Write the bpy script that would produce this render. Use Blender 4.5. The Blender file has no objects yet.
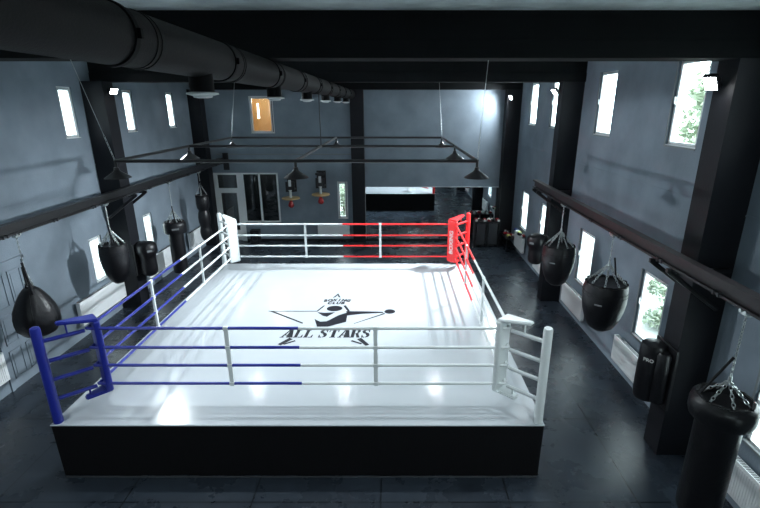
import bpy, bmesh, math, random
from mathutils import Vector, Matrix
random.seed(7)
S = bpy.context.scene
COL = S.collection
PI = math.pi

# ------------------------------------------------------------------ camera
cam_d = bpy.data.cameras.new('camera')
cam_d.sensor_width = 36.0
cam_d.lens = 462.0 / 760 * 36
cam_d.shift_x = -13.0 / 760
cam_d.clip_start = 0.05
cam = bpy.data.objects.new('camera', cam_d)
COL.objects.link(cam)
cam.location = (0, 0, 5.875)
cam.rotation_euler = (PI / 2 - math.atan(149.0 / 462), 0, 0)
S.camera = cam

# ------------------------------------------------------------------ world, exposure
W = bpy.data.worlds.new('overcast_sky')
S.world = W
W.use_nodes = True
wn = W.node_tree
bg = wn.nodes['Background']
bg.inputs['Color'].default_value = (0.80, 0.92, 1.0, 1)
bg.inputs['Strength'].default_value = 10.5
S.view_settings.view_transform = 'Standard'
S.view_settings.look = 'None'
S.view_settings.gamma = 1
S.view_settings.exposure = 0.0
S.view_settings.use_curve_mapping = False
PENDANT_W = 38
FLOOD_W = 110
BAY_W = 90

# ------------------------------------------------------------------ materials
def srgb(r, g, b):
    f = lambda v: (v / 255 / 12.92) if v / 255 <= 0.04045 else ((v / 255 + 0.055) / 1.055) ** 2.4
    return (f(r), f(g), f(b), 1)

def mat(name, col, rough=0.5, metal=0.0, spec=0.5, bump=0.0, bscale=40.0, vary=0.0, vscale=2.0, coat=0.0):
    m = bpy.data.materials.new(name)
    m.use_nodes = True
    nt = m.node_tree
    b = nt.nodes['Principled BSDF']
    b.inputs['Base Color'].default_value = col
    b.inputs['Roughness'].default_value = rough
    b.inputs['Metallic'].default_value = metal
    b.inputs['Specular IOR Level'].default_value = spec
    b.inputs['Coat Weight'].default_value = coat
    tc = nt.nodes.new('ShaderNodeTexCoord')
    if vary > 0:
        n = nt.nodes.new('ShaderNodeTexNoise')
        n.inputs['Scale'].default_value = vscale
        n.inputs['Detail'].default_value = 6
        nt.links.new(tc.outputs['Object'], n.inputs['Vector'])
        r = nt.nodes.new('ShaderNodeMapRange')
        r.inputs['From Min'].default_value = 0.3
        r.inputs['From Max'].default_value = 0.7
        r.inputs['To Min'].default_value = 1 - vary
        r.inputs['To Max'].default_value = 1 + vary
        nt.links.new(n.outputs['Fac'], r.inputs['Value'])
        mx = nt.nodes.new('ShaderNodeVectorMath')
        mx.operation = 'SCALE'
        mx.inputs[0].default_value = col[:3]
        nt.links.new(r.outputs['Result'], mx.inputs['Scale'])
        nt.links.new(mx.outputs['Vector'], b.inputs['Base Color'])
    if bump > 0:
        n2 = nt.nodes.new('ShaderNodeTexNoise')
        n2.inputs['Scale'].default_value = bscale
        n2.inputs['Detail'].default_value = 4
        nt.links.new(tc.outputs['Object'], n2.inputs['Vector'])
        bp = nt.nodes.new('ShaderNodeBump')
        bp.inputs['Strength'].default_value = bump
        bp.inputs['Distance'].default_value = 0.02
        nt.links.new(n2.outputs['Fac'], bp.inputs['Height'])
        nt.links.new(bp.outputs['Normal'], b.inputs['Normal'])
    return m

def emit(name, col, strength):
    m = bpy.data.materials.new(name)
    m.use_nodes = True
    b = m.node_tree.nodes['Principled BSDF']
    b.inputs['Base Color'].default_value = (0.8, 0.8, 0.8, 1)
    b.inputs['Emission Color'].default_value = col
    b.inputs['Emission Strength'].default_value = strength
    return m

def glass(name, tint=(1, 1, 1, 1), gl=0.08):
    m = bpy.data.materials.new(name)
    m.use_nodes = True
    nt = m.node_tree
    nt.nodes.clear()
    o = nt.nodes.new('ShaderNodeOutputMaterial')
    t = nt.nodes.new('ShaderNodeBsdfTransparent')
    t.inputs['Color'].default_value = tint
    g = nt.nodes.new('ShaderNodeBsdfGlossy')
    g.inputs['Roughness'].default_value = 0.03
    mx = nt.nodes.new('ShaderNodeMixShader')
    mx.inputs[0].default_value = gl
    nt.links.new(t.outputs[0], mx.inputs[1])
    nt.links.new(g.outputs[0], mx.inputs[2])
    nt.links.new(mx.outputs[0], o.inputs['Surface'])
    return m

M = {}
M['wall'] = mat('grey_blue_wall_paint', (0.200, 0.245, 0.290, 1), 0.6, 0, 0.4, 0.25, 30, 0.16, 1.3)
M['ceiling'] = mat('grey_concrete_ceiling', (0.72, 0.79, 0.78, 1), 0.8, 0, 0.3, 0.3, 12, 0.2, 2.0)
M['column'] = mat('charcoal_column_paint', (0.0085, 0.0095, 0.013, 1), 0.55, 0, 0.25, 0.1, 30, 0.15, 2)
M['beam'] = mat('black_beam_paint', (0.006, 0.007, 0.008, 1), 0.8, 0, 0.15, 0.1, 20, 0.2, 2)
M['duct'] = mat('dark_grey_duct_coating', (0.008, 0.0085, 0.009, 1), 0.7, 0.0, 0.2, 0.15, 60, 0.08, 5)
M['duct_clamp'] = mat('black_clamp_band', (0.004, 0.004, 0.005, 1), 0.7, 0, 0.12)
M['black_metal'] = mat('black_painted_steel', (0.010, 0.010, 0.012, 1), 0.38, 0.0, 0.5, 0.05, 50)
M['rail_red'] = mat('dark_oxide_rail_paint', (0.012, 0.008, 0.010, 1), 0.5, 0, 0.5, 0.05, 40, 0.3, 3)
M['leather'] = mat('black_bag_leather', (0.007, 0.007, 0.009, 1), 0.36, 0, 0.42, 0.25, 18, 0.2, 8)
M['strap'] = mat('black_webbing_strap', (0.014, 0.014, 0.016, 1), 0.75, 0, 0.3, 0.4, 120)
M['trimgrey'] = mat('grey_bag_print', (0.16, 0.17, 0.18, 1), 0.5)
M['chain'] = mat('galvanised_chain', (0.55, 0.58, 0.58, 1), 0.32, 0.85)
M['white_metal'] = mat('white_powder_coat', (0.62, 0.66, 0.67, 1), 0.35, 0, 0.5)
M['white_vinyl'] = mat('white_padding_vinyl', (0.66, 0.70, 0.70, 1), 0.42, 0, 0.5, 0.2, 25)
M['blue_vinyl'] = mat('royal_blue_padding_vinyl', (0.014, 0.024, 0.26, 1), 0.30, 0, 0.5, 0.2, 22)
M['red_vinyl'] = mat('bright_red_padding_vinyl', (0.72, 0.020, 0.022, 1), 0.36, 0, 0.5, 0.2, 22)
M['canvas'] = mat('white_ring_canvas', (0.435, 0.468, 0.492, 1), 0.16, 0, 0.4, 0.03, 3, 0.02, 1.2)
M['skirt'] = mat('black_ring_skirt_fabric', (0.004, 0.004, 0.005, 1), 0.85, 0, 0.15, 0.2, 20)
M['ink'] = mat('black_canvas_print', (0.008, 0.009, 0.014, 1), 0.5, 0, 0.2)
M['mirror'] = mat('wall_mirror_silver', (0.62, 0.68, 0.70, 1), 0.015, 1.0)
M['frame_white'] = mat('white_window_plastic', (0.80, 0.83, 0.84, 1), 0.35)
M['reveal'] = mat('grey_reveal_paint', (0.20, 0.22, 0.23, 1), 0.6)
M['dark_gap'] = mat('black_gap_strip', (0.010, 0.011, 0.012, 1), 0.6)
M['glass'] = glass('clear_window_glass', (0.97, 1, 0.98, 1), 0.06)
M['dark_glass'] = glass('dim_partition_glass', (0.60, 0.64, 0.64, 1), 0.10)
M['radiator'] = mat('white_radiator_enamel', (0.80, 0.83, 0.84, 1), 0.35)
M['wood'] = mat('pale_round_plywood', (0.55, 0.38, 0.19, 1), 0.45, 0, 0.4, 0, 1, 0.12, 6)
M['redball'] = mat('red_speed_bag_leather', (0.42, 0.015, 0.02, 1), 0.3)
M['amberwall'] = mat('amber_painted_room', (0.62, 0.44, 0.24, 1), 0.7, 0, 0.3, 0, 1, 0.06, 1)
M['lens'] = emit('white_flood_lens', (0.93, 0.97, 1.0, 1), 60)
M['bulb'] = emit('white_pendant_bulb', (0.93, 0.97, 1.0, 1), 35)
M['tube_lamp'] = emit('warm_tube_lamp', (1.0, 0.93, 0.80, 1), 6)
M['leaf'] = mat('pale_summer_foliage', (0.36, 0.42, 0.31, 1), 0.6, 0, 0.3, 0, 1, 0.35, 1.2)
M['bark'] = mat('grey_tree_bark', (0.10, 0.08, 0.06, 1), 0.8)
M['yard'] = mat('pale_yard_paving', (0.42, 0.44, 0.42, 1), 0.8, 0, 0.3, 0, 1, 0.2, 0.6)
M['glove_red'] = mat('red_glove_leather', (0.24, 0.010, 0.015, 1), 0.3)
M['glove_white'] = mat('white_glove_leather', (0.62, 0.64, 0.62, 1), 0.35)
M['glove_black'] = mat('black_glove_leather', (0.010, 0.010, 0.012, 1), 0.3)
M['glove_yellow'] = mat('yellow_green_glove_leather', (0.50, 0.55, 0.16, 1), 0.35)
M['glove_blue'] = mat('dark_blue_glove_leather', (0.015, 0.03, 0.14, 1), 0.3)
M['panel_grey'] = mat('dark_grey_cabinet_board', (0.035, 0.039, 0.045, 1), 0.5)

# dark rubber mat floor with joints (procedural grid)
def floor_mat():
    m = mat('black_rubber_mats', (0.016, 0.020, 0.025, 1), 0.42, 0, 0.5)
    nt = m.node_tree
    b = nt.nodes['Principled BSDF']
    tc = nt.nodes.new('ShaderNodeTexCoord')
    mp = nt.nodes.new('ShaderNodeMapping')
    mp.inputs['Location'].default_value = (0.19, 0.35, 0)
    nt.links.new(tc.outputs['Object'], mp.inputs['Vector'])
    br = nt.nodes.new('ShaderNodeTexBrick')
    br.offset = 0.0
    br.inputs['Scale'].default_value = 1.0
    br.inputs['Mortar Size'].default_value = 0.014
    br.inputs['Mortar Smooth'].default_value = 0.3
    br.inputs['Brick Width'].default_value = 2.0
    br.inputs['Row Height'].default_value = 2.0
    br.inputs['Color1'].default_value = (1, 1, 1, 1)
    br.inputs['Color2'].default_value = (0.72, 0.72, 0.72, 1)
    br.inputs['Mortar'].default_value = (0.25, 0.25, 0.25, 1)
    nt.links.new(mp.outputs['Vector'], br.inputs['Vector'])
    n = nt.nodes.new('ShaderNodeTexNoise')
    n.inputs['Scale'].default_value = 1.1
    n.inputs['Detail'].default_value = 8
    n.inputs['Roughness'].default_value = 0.65
    nt.links.new(tc.outputs['Object'], n.inputs['Vector'])
    mr = nt.nodes.new('ShaderNodeMapRange')
    mr.inputs['From Min'].default_value = 0.3
    mr.inputs['From Max'].default_value = 0.7
    mr.inputs['To Min'].default_value = 0.75
    mr.inputs['To Max'].default_value = 1.3
    nt.links.new(n.outputs['Fac'], mr.inputs['Value'])
    v1 = nt.nodes.new('ShaderNodeVectorMath')
    v1.operation = 'SCALE'
    nt.links.new(br.outputs['Color'], v1.inputs[0])
    nt.links.new(mr.outputs['Result'], v1.inputs['Scale'])
    v2 = nt.nodes.new('ShaderNodeVectorMath')
    v2.operation = 'MULTIPLY'
    v2.inputs[1].default_value = (0.027, 0.036, 0.048)
    nt.links.new(v1.outputs['Vector'], v2.inputs[0])
    nt.links.new(v2.outputs['Vector'], b.inputs['Base Color'])
    r2 = nt.nodes.new('ShaderNodeMapRange')
    r2.inputs['From Min'].default_value = 0.3
    r2.inputs['From Max'].default_value = 0.7
    r2.inputs['To Min'].default_value = 0.25
    r2.inputs['To Max'].default_value = 0.30
    nt.links.new(n.outputs['Fac'], r2.inputs['Value'])
    nt.links.new(r2.outputs['Result'], b.inputs['Roughness'])
    n3 = nt.nodes.new('ShaderNodeTexNoise')
    n3.inputs['Scale'].default_value = 90
    nt.links.new(tc.outputs['Object'], n3.inputs['Vector'])
    bp = nt.nodes.new('ShaderNodeBump')
    bp.inputs['Strength'].default_value = 0.25
    bp.inputs['Distance'].default_value = 0.01
    nt.links.new(n3.outputs['Fac'], bp.inputs['Height'])
    nt.links.new(bp.outputs['Normal'], b.inputs['Normal'])
    return m
M['floor'] = floor_mat()

# ------------------------------------------------------------------ mesh helpers
class MB:
    def __init__(s):
        s.bm = bmesh.new()

    def box(s, x0, x1, y0, y1, z0, z1, bev=0, mx=None, seg=2):
        r = bmesh.ops.create_cube(s.bm, size=1)
        vs = r['verts']
        for v in vs:
            v.co = Vector((x0 + (v.co.x + .5) * (x1 - x0), y0 + (v.co.y + .5) * (y1 - y0), z0 + (v.co.z + .5) * (z1 - z0)))
        if bev > 0:
            es = list({e for v in vs for e in v.link_edges})
            r = bmesh.ops.bevel(s.bm, geom=es, offset=bev, segments=seg, affect='EDGES', profile=0.5)
            vs = list({v for f in r['faces'] for v in f.verts} | {v for v in vs if v.is_valid})
        if mx is not None:
            for v in vs:
                v.co = mx @ v.co
        return s

    def tube(s, pts, r, seg=10, cap=True, r_end=None):
        pts = [Vector(p) for p in pts]
        n = len(pts)
        rings = []
        up = None
        for i, p in enumerate(pts):
            if i == 0: d = pts[1] - p
            elif i == n - 1: d = p - pts[i - 1]
            else: d = (pts[i + 1] - p).normalized() + (p - pts[i - 1]).normalized()
            d.normalize()
            if up is None or abs(up.dot(d)) > 0.95:
                up = Vector((0, 0, 1)) if abs(d.z) < 0.9 else Vector((1, 0, 0))
            a = d.cross(up).normalized()
            b = a.cross(d).normalized()
            up = b
            rr = r[i] if isinstance(r, (list, tuple)) else (r if r_end is None else r + (r_end - r) * i / (n - 1))
            rings.append([s.bm.verts.new(p + a * rr * math.cos(2 * PI * k / seg) + b * rr * math.sin(2 * PI * k / seg)) for k in range(seg)])
        for i in range(n - 1):
            for k in range(seg):
                s.bm.faces.new((rings[i][k], rings[i][(k + 1) % seg], rings[i + 1][(k + 1) % seg], rings[i + 1][k]))
        if cap:
            s.bm.faces.new(rings[0][::-1])
            s.bm.faces.new(rings[-1])
        return s

    def lathe(s, prof, c=(0, 0, 0), seg=28, mx=None):
        rings = []
        for r, z in prof:
            if r < 1e-5:
                rings.append([s.bm.verts.new(Vector((c[0], c[1], c[2] + z)))])
            else:
                rings.append([s.bm.verts.new(Vector((c[0] + r * math.cos(2 * PI * k / seg), c[1] + r * math.sin(2 * PI * k / seg), c[2] + z))) for k in range(seg)])
        for A, B in zip(rings, rings[1:]):
            for k in range(seg):
                k2 = (k + 1) % seg
                if len(A) == 1 and len(B) == 1: continue
                if len(A) == 1: s.bm.faces.new((A[0], B[k2], B[k]))
                elif len(B) == 1: s.bm.faces.new((A[k], A[k2], B[0]))
                else: s.bm.faces.new((A[k], A[k2], B[k2], B[k]))
        if mx is not None:
            for R in rings:
                for v in R: v.co = mx @ v.co
        return s

    def prism(s, poly, d0, d1, axis='z'):
        def P(a, b, d):
            return {'z': (a, b, d), 'y': (a, d, b), 'x': (d, a, b)}[axis]
        A = [s.bm.verts.new(P(a, b, d0)) for a, b in poly]
        B = [s.bm.verts.new(P(a, b, d1)) for a, b in poly]
        n = len(poly)
        s.bm.faces.new(A[::-1])
        s.bm.faces.new(B)
        for i in range(n):
            s.bm.faces.new((A[i], A[(i + 1) % n], B[(i + 1) % n], B[i]))
        return s

    def torus(s, c, R, r, ax='z', seg=24, ss=8, mx=None, sy=1.0):
        vs = []
        for i in range(seg):
            a = 2 * PI * i / seg
            ring = []
            for k in range(ss):
                b = 2 * PI * k / ss
                x = (R + r * math.cos(b)) * math.cos(a)
                y = (R + r * math.cos(b)) * math.sin(a) * sy
                z = r * math.sin(b)
                p = Vector({'z': (x, y, z), 'x': (z, x, y), 'y': (x, z, y)}[ax]) + Vector(c)
                ring.append(s.bm.verts.new(mx @ p if mx is not None else p))
            vs.append(ring)
        for i in range(seg):
            for k in range(ss):
                s.bm.faces.new((vs[i][k], vs[(i + 1) % seg][k], vs[(i + 1) % seg][(k + 1) % ss], vs[i][(k + 1) % ss]))
        return s

    def chain(s, p0, p1, L=0.05, w=0.013, r=0.0045):
        p0, p1 = Vector(p0), Vector(p1)
        d = p1 - p0
        n = max(1, int(d.length / (L * 0.72)))
        q = Vector((1, 0, 0)).rotation_difference(d.normalized()).to_matrix().to_4x4()
        for i in range(n):
            c = p0 + d * (i + .5) / n
            mx = Matrix.Translation(c) @ q @ Matrix.Rotation(PI / 2 * (i % 2), 4, 'X')
            s.torus((0, 0, 0), L / 2, r, 'z', 8, 4, mx, sy=w * 2 / L)
        return s

    def build(s, name, m, parent=None, smooth=False, loc=None):
        bmesh.ops.recalc_face_normals(s.bm, faces=s.bm.faces)
        me = bpy.data.meshes.new(name)
        s.bm.to_mesh(me)
        s.bm.free()
        me.materials.append(M[m] if isinstance(m, str) else m)
        if smooth:
            for p in me.polygons: p.use_smooth = True
            try:
                me.set_sharp_from_angle(angle=math.radians(40))
            except Exception:
                pass
        o = bpy.data.objects.new(name, me)
        COL.objects.link(o)
        if parent is not None: o.parent = parent
        if loc is not None: o.location = loc
        return o

def thing(name, label, cat, loc=(0, 0, 0), rz=0, group=None):
    o = bpy.data.objects.new(name, None)
    o.empty_display_size = 0.1
    COL.objects.link(o)
    o.location = loc
    o.rotation_euler = (0, 0, rz)
    o['label'] = label
    o['category'] = cat
    if group: o['group'] = group
    return o

def tag(o, label, cat, group=None):
    o['label'] = label
    o['category'] = cat
    if group: o['group'] = group
    return o

def struct(o, label=None, cat=None):
    o['kind'] = 'structure'
    if label: o['label'] = label
    if cat: o['category'] = cat
    return o

def copy_tree(o, parent=None):
    c = o.copy()
    COL.objects.link(c)
    if parent is not None: c.parent = parent
    for ch in list(o.children): copy_tree(ch, c)
    return c

def dup(o, loc, rz, label, group=None):
    c = copy_tree(o)
    c.location = loc
    c.rotation_euler = (0, 0, rz)
    c['label'] = label
    if group: c['group'] = group
    return c

# ------------------------------------------------------------------ room data
XL, XR = -8.2, 5.22
YB, YF = -2.6, 20.2
ZC = 7.05
CL, CR = -7.62, 4.64          # aisle faces of the columns
ROWS = [(0.02, 0.50), (6.67, 7.15), (13.32, 13.80), (19.72, 20.2)]
COLS = {'left': [(-.4, .08), (6.22, 6.70), (12.87, 13.35), (19.43, 19.9)], 'right': [(0.02, .5), (6.67, 7.10), (13.38, 13.75), (19.72, 20.2)]}
TH = 0.15

def wall_with_holes(axis, plane, out, a0, a1, z0, z1, holes):
    """wall slab in the plane axis=plane, thickness towards out; holes = (a0,a1,z0,z1)"""
    A = sorted({a0, a1} | {h[0] for h in holes} | {h[1] for h in holes})
    Zs = sorted({z0, z1} | {h[2] for h in holes} | {h[3] for h in holes})
    m = MB()
    for i in range(len(A) - 1):
        run = None
        for j in range(len(Zs) - 1):
            ca, cz = (A[i] + A[i + 1]) / 2, (Zs[j] + Zs[j + 1]) / 2
            hole = any(h[0] < ca < h[1] and h[2] < cz < h[3] for h in holes)
            if not hole:
                run = (run[0], Zs[j + 1]) if run else (Zs[j], Zs[j + 1])
            if hole or j == len(Zs) - 2:
                if run:
                    p0, p1 = sorted((plane, out))
                    if axis == 'x': m.box(p0, p1, A[i], A[i + 1], run[0], run[1])
                    else: m.box(A[i], A[i + 1], p0, p1, run[0], run[1])
                run = None
    return m

RW = []                       # right wall openings
for y0 in (1.50, 4.78, 8.15, 11.48, 15.12, 17.58):
    w = 0.93 if y0 < 14 else 0.88
    RW.append((y0, y0 + w, 1.13, 2.63))
    RW.append((y0, y0 + w, 5.15, 6.65))
LW = []
for y0 in (2.0, 5.3, 8.1, 11.94, 14.78, 17.6):  # first three openings added out of view, to bring daylight to the left
    LW.append((y0, y0 + 0.56, 5.06, 6.31))
    if 10 < y0 < 17: LW.append((y0, y0 + 0.56, 1.17, 2.42))
FW = [(-7.86, -6.62, 0.0, 3.07), (-6.62, -5.03, 0.86, 3.07), (-6.0, -5.0, 4.73, 6.23), (-2.45, -2.0, 1.03, 2.69)]

# ------------------------------------------------------------------ shell
struct(MB().box(XL - TH, XR + TH, YB - TH, YF + TH, -0.2, 0).build('floor', 'floor'), 'dark rubber matting floor with wide joints around the ring', 'floor')
struct(MB().box(XL - TH, XR + TH, YB - TH, YF + TH, ZC, ZC + 0.3).build('ceiling', 'ceiling'), 'grey green concrete ceiling above the black beams', 'ceiling')
struct(wall_with_holes('x', XR, XR + TH, YB, YF + TH, 0, ZC, RW).build('wall_right', 'wall'), 'blue grey wall with two rows of tall windows on the right', 'wall')
struct(wall_with_holes('x', XL, XL - TH, YB, YF + TH, 0, ZC, LW).build('wall_left', 'wall'), 'blue grey wall with narrow windows on the left', 'wall')
struct(wall_with_holes('y', YF, YF + TH, XL, XR, 0, ZC, FW).build('wall_far', 'wall'), 'blue grey end wall behind the boxing ring', 'wall')
FILL_NW = [(-5.6, -4.0, 3.9, 5.8), (1.6, 3.2, 3.9, 5.8)]  # unseen openings added to let fill light in from behind the viewpoint
struct(wall_with_holes('y', YB, YB - TH, XL - TH, XR + TH, 0, ZC, FILL_NW).build('wall_near', 'wall'), 'blue grey wall behind the viewpoint', 'wall')

for i, (y0, y1) in enumerate(ROWS):
    nm = ['nearest the viewpoint', 'in the foreground', 'halfway along the hall', 'at the far end'][i]
    for x0, x1, side in ((XL, CL if i < 3 else -7.72, 'left'), (CR, XR, 'right')):
        ya, yb = COLS[side][i]
        m = MB().box(x0, x1, ya, yb, 0, ZC - 0.58)
        struct(m.build('column', 'column'), f'black square column against the {side} wall {nm}', 'column')
    if i == 0: continue
    m = MB()
    m.box(XL, XR, y0 + 0.03, y1 - 0.03, 6.70, ZC)
    m.box(XL, XR, y0, y1, 6.47, 6.70, 0.006)
    struct(m.build('beam', 'beam'), f'black ceiling beam across the hall {nm}', 'beam')
struct(MB().box(-1.77, -1.22, 19.9, YF, 0, 6.47).build('column', 'column'), 'black square column left of the mirror on the end wall', 'column')
struct(MB().box(-6.60, -1.77, YF - 0.02, YF, 0, 0.09).build('baseboard_far', 'black_metal'))
struct(MB().box(-1.22, CR, YF - 0.05, YF, 0, 0.10).build('baseboard_mirror', 'black_metal'))
struct(MB().box(CL, -1.77, YF - 0.03, YF, 3.84, 3.88).build('trim_far', 'reveal'), 'thin pale ledge line on the end wall', 'trim')
for xx, xo, nm, z in ((XR, XR - 0.012, 'trim_right', 4.30), (XL, XL + 0.012, 'trim_left', 4.30)):
    a, b = sorted((xx, xo))
    m = MB()
    for y0, y1 in ((0.5, 6.67), (7.15, 13.32), (13.8, 19.72)): m.box(a, b, y0, y1, z, z + 0.03)
    struct(m.build(nm, 'wall'))

# outside ground
struct(MB().box(-60, 60, -40, 80, -0.6, -0.3).build('ground', 'yard'), 'pale yard outside the windows', 'ground')

# ------------------------------------------------------------------ windows
wcount = [0]
def window(side, a0, a1, z0, z1, handle=True):
    wcount[0] += 1
    nm = f'window_{wcount[0]}'
    # local frame: u along wall, d depth outwards
    if side == 'R': f = lambda u0, u1, d0, d1, c0, c1: (XR + d0, XR + d1, u0, u1, c0, c1)
    elif side == 'L': f = lambda u0, u1, d0, d1, c0, c1: (XL - d1, XL - d0, u0, u1, c0, c1)
    elif side == 'N': f = lambda u0, u1, d0, d1, c0, c1: (u0, u1, YB - d1, YB - d0, c0, c1)
    else: f = lambda u0, u1, d0, d1, c0, c1: (u0, u1, YF + d0, YF + d1, c0, c1)
    root = bpy.data.objects.new(nm, None)
    COL.objects.link(root)
    struct(root)
    g = {'R': 0.022, 'L': 0.035, 'F': 0.055, 'N': .05}[side]
    m = MB()
    D0, D1 = 0.045, 0.10
    for b in ((a0, a0 + g, z0, z1), (a1 - g, a1, z0, z1), (a0, a1, z0, z0 + g), (a0, a1, z1 - g, z1)):
        m.box(*f(b[0], b[1], D0, D1, b[2], b[3]))
    m.build('frame', 'frame_white', root)
    h = 0.042
    i0, i1, j0, j1 = a0 + g + .008, a1 - g - .03, z0 + g + .008, z1 - g - .008
    m = MB()
    for b in ((i0, i0 + h, j0, j1), (i1 - h, i1, j0, j1), (i0, i1, j0, j0 + h), (i0, i1, j1 - h, j1)):
        m.box(*f(b[0], b[1], D0 - 0.02, D1 - 0.01, b[2], b[3]))
    s = m.build('sash', 'frame_white', root)
    m = MB()
    for b in ((a0 + g, i0, z0 + g, z1 - g), (i1, a1 - g, z0 + g, z1 - g), (i0, i1, z0 + g, j0), (i0, i1, j1, z1 - g)):
        m.box(*f(b[0], b[1], D0 + 0.01, D1, b[2], b[3]))
    m.build('dark_gap', 'dark_gap', root)  # black strip stands in for the shade in the gap round the sash
    MB().box(*f(i0 + h, i1 - h, 0.070, 0.076, j0 + h, j1 - h)).build('pane', 'glass', root)
    # reveal corner bead and sill board
    if side == 'R':
        m = MB()
        m.box(XR - 0.012, XR + 0.0, a1, a1 + 0.035, z0 - 0.03, z1)
        m.box(XR - 0.012, XR + 0.0, a0, a1 + 0.035, z0 - 0.03, z0)
        m.build('corner_bead', 'reveal', root)
    m = MB().box(*f(a0 + .001, a1 - .001, -0.004, D0, z0 - 0.0, z0 + 0.015))
    m.build('sill', 'frame_white', root)
    if handle:
        zc = (z0 + z1) / 2
        u = i1 - h / 2
        m = MB().box(*f(u - .015, u + .015, D0 - 0.035, D0 - 0.02, zc - 0.04, zc + 0.04), bev=.004)
        m.box(*f(u - .012, u + .012, D0 - 0.06, D0 - 0.035, zc - 0.01, zc + 0.12), bev=.004)
        m.build('handle', 'frame_white', root)
    # portal helps daylight sampling through this opening
    ld = bpy.data.lights.new('window_portal', 'AREA')
    ld.shape = 'RECTANGLE'
    ld.size = a1 - a0
    ld.size_y = z1 - z0
    ld.cycles.is_portal = True
    lo = bpy.data.objects.new('window_portal', ld)
    COL.objects.link(lo)
    lo.parent = root
    c = f((a0 + a1) / 2, (a0 + a1) / 2, 0.16, 0.16, (z0 + z1) / 2, (z0 + z1) / 2)
    lo.location = (c[0], c[2], c[4])
    lo.rotation_euler = {'R': (0, PI / 2, 0), 'L': (0, -PI / 2, 0), 'F': (-PI / 2, 0, 0), 'N': (PI / 2, 0, 0)}[side]
    if side in 'RL':
        ld.size, ld.size_y = z1 - z0, a1 - a0
    return root
for h in RW: window('R', *h)
for h in LW: window('L', *h, handle=False)
for h in FILL_NW: window('N', *h)  # added fill windows, out of view
window('F', *FW[2], handle=False)
window('F', *FW[3], handle=False)

# rooms behind the end wall
m = MB()
for b in ((-6.6, -4.6, 22.6, 22.7, 4.2, 6.9), (-6.7, -6.6, 20.36, 22.7, 4.2, 6.9), (-4.6, -4.5, 20.36, 22.7, 4.2, 6.9), (-6.7, -4.5, 20.36, 22.7, 4.1, 4.2), (-6.7, -4.5, 20.36, 22.7, 6.9, 7.0)):
    m.box(*b)
struct(m.build('wall_amber_room', 'amberwall'), 'amber painted room seen through the high end wall window', 'wall')
m = MB()
for b in ((-8.0, -4.4, 23.4, 23.5, -0.1, 3.5), (-8.1, -8.0, 20.36, 23.5, -0.1, 3.5), (-4.5, -4.4, 20.36, 23.5, -0.1, 3.5), (-8.1, -4.4, 20.36, 23.5, -0.1, 0.0), (-8.1, -4.4, 20.36, 23.5, 3.5, 3.6)):
    m.box(*b)
struct(m.build('wall_back_office', 'panel_grey'), 'dark room seen through the glazed partition', 'wall')
t = thing('tube_lamp', 'slim white tube lamp glowing behind the high amber window', 'lamp', (-6.02, 21.6, 5.62))
MB().tube([(0, 0, -.32), (0, 0, .32)], [.05, .035], 12).build('lamp_tube', 'tube_lamp', t, True)
MB().tube([(0, 0, .32), (0, 0, 1.55)], 0.006, 6).build('cord', 'black_metal', t)
ld = bpy.data.lights.new('tube_light', 'POINT'); ld.energy = 45; ld.color = (1, .88, .7); ld.shadow_soft_size = .15
lo = bpy.data.objects.new('tube_light', ld); COL.objects.link(lo); lo.parent = t; lo.location = (0.35, -.3, .5)

t = thing('added_ceiling_lamp', 'added round ceiling lamp brightening the dark room behind the glazed partition', 'lamp', (-6.6, 22.0, 3.5))  # invented lamp, put in to brighten what the partition glass shows
MB().lathe([(0, 0), (.16, 0), (.16, -.04), (.12, -.06), (0, -.065)], (0, 0, 0), 20).build('lamp_shade', 'tube_lamp', t, True)
ld = bpy.data.lights.new('office_fill_light', 'POINT'); ld.energy = 35; ld.color = (.9, 1, 1); ld.shadow_soft_size = .12
lo = bpy.data.objects.new('office_fill_light', ld); COL.objects.link(lo); lo.parent = t; lo.location = (0, 0, -.2)
# glazed door and partition in the end wall
door = bpy.data.objects.new('door_1', None); COL.objects.link(door)
struct(door, 'white framed glazed door with transom in the end wall', 'door')
y0, y1 = YF - 0.03, YF + 0.06
m = MB()
m.box(-7.86, -7.66, y0, y1, 0, 3.07); m.box(-7.66, -6.82, y0, y1, 2.99, 3.07); m.box(-6.82, -6.62, y0, y1, 0, 3.07)
m.box(-7.66, -6.82, y0, y1, 2.28, 2.40)
m.build('door_frame', 'frame_white', door)
m = MB()
m.box(-7.65, -7.58, y0 + .01, y1 - .01, 0.02, 2.27); m.box(-6.88, -6.83, y0 + .01, y1 - .01, 0.02, 2.27)
m.box(-7.58, -6.88, y0 + .01, y1 - .01, 2.19, 2.27); m.box(-7.58, -6.88, y0 + .01, y1 - .01, .02, .5)
leaf = m.build('door_leaf', 'frame_white', door)
MB().box(-7.58, -6.88, YF + .01, YF + .02, .5, 2.19).build('pane', 'dark_glass', leaf)
MB().box(-7.66, -6.82, YF + .01, YF + .02, 2.40, 2.99).build('transom_pane', 'dark_glass', door)
m = MB().box(-6.87, -6.84, y0 - .05, y0 - .03, 1.0, 1.16, .005); m.box(-6.87, -6.84, y0 - .05, y0 + .01, 1.06, 1.09)
m.build('door_handle', 'chain', leaf)
pw = bpy.data.objects.new('window_partition', None); COL.objects.link(pw)
struct(pw, 'white framed two pane interior window beside the glazed door', 'window')
m = MB()
m.box(-6.62, -6.53, y0, y1, .86, 3.07); m.box(-5.88, -5.80, y0, y1, .86, 3.07); m.box(-5.09, -5.02, y0, y1, .86, 3.07)
m.box(-6.53, -5.02, y0, y1, 3.01, 3.07); m.box(-6.53, -5.02, y0, y1, .86, .93)
m.build('frame', 'frame_white', pw)
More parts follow.
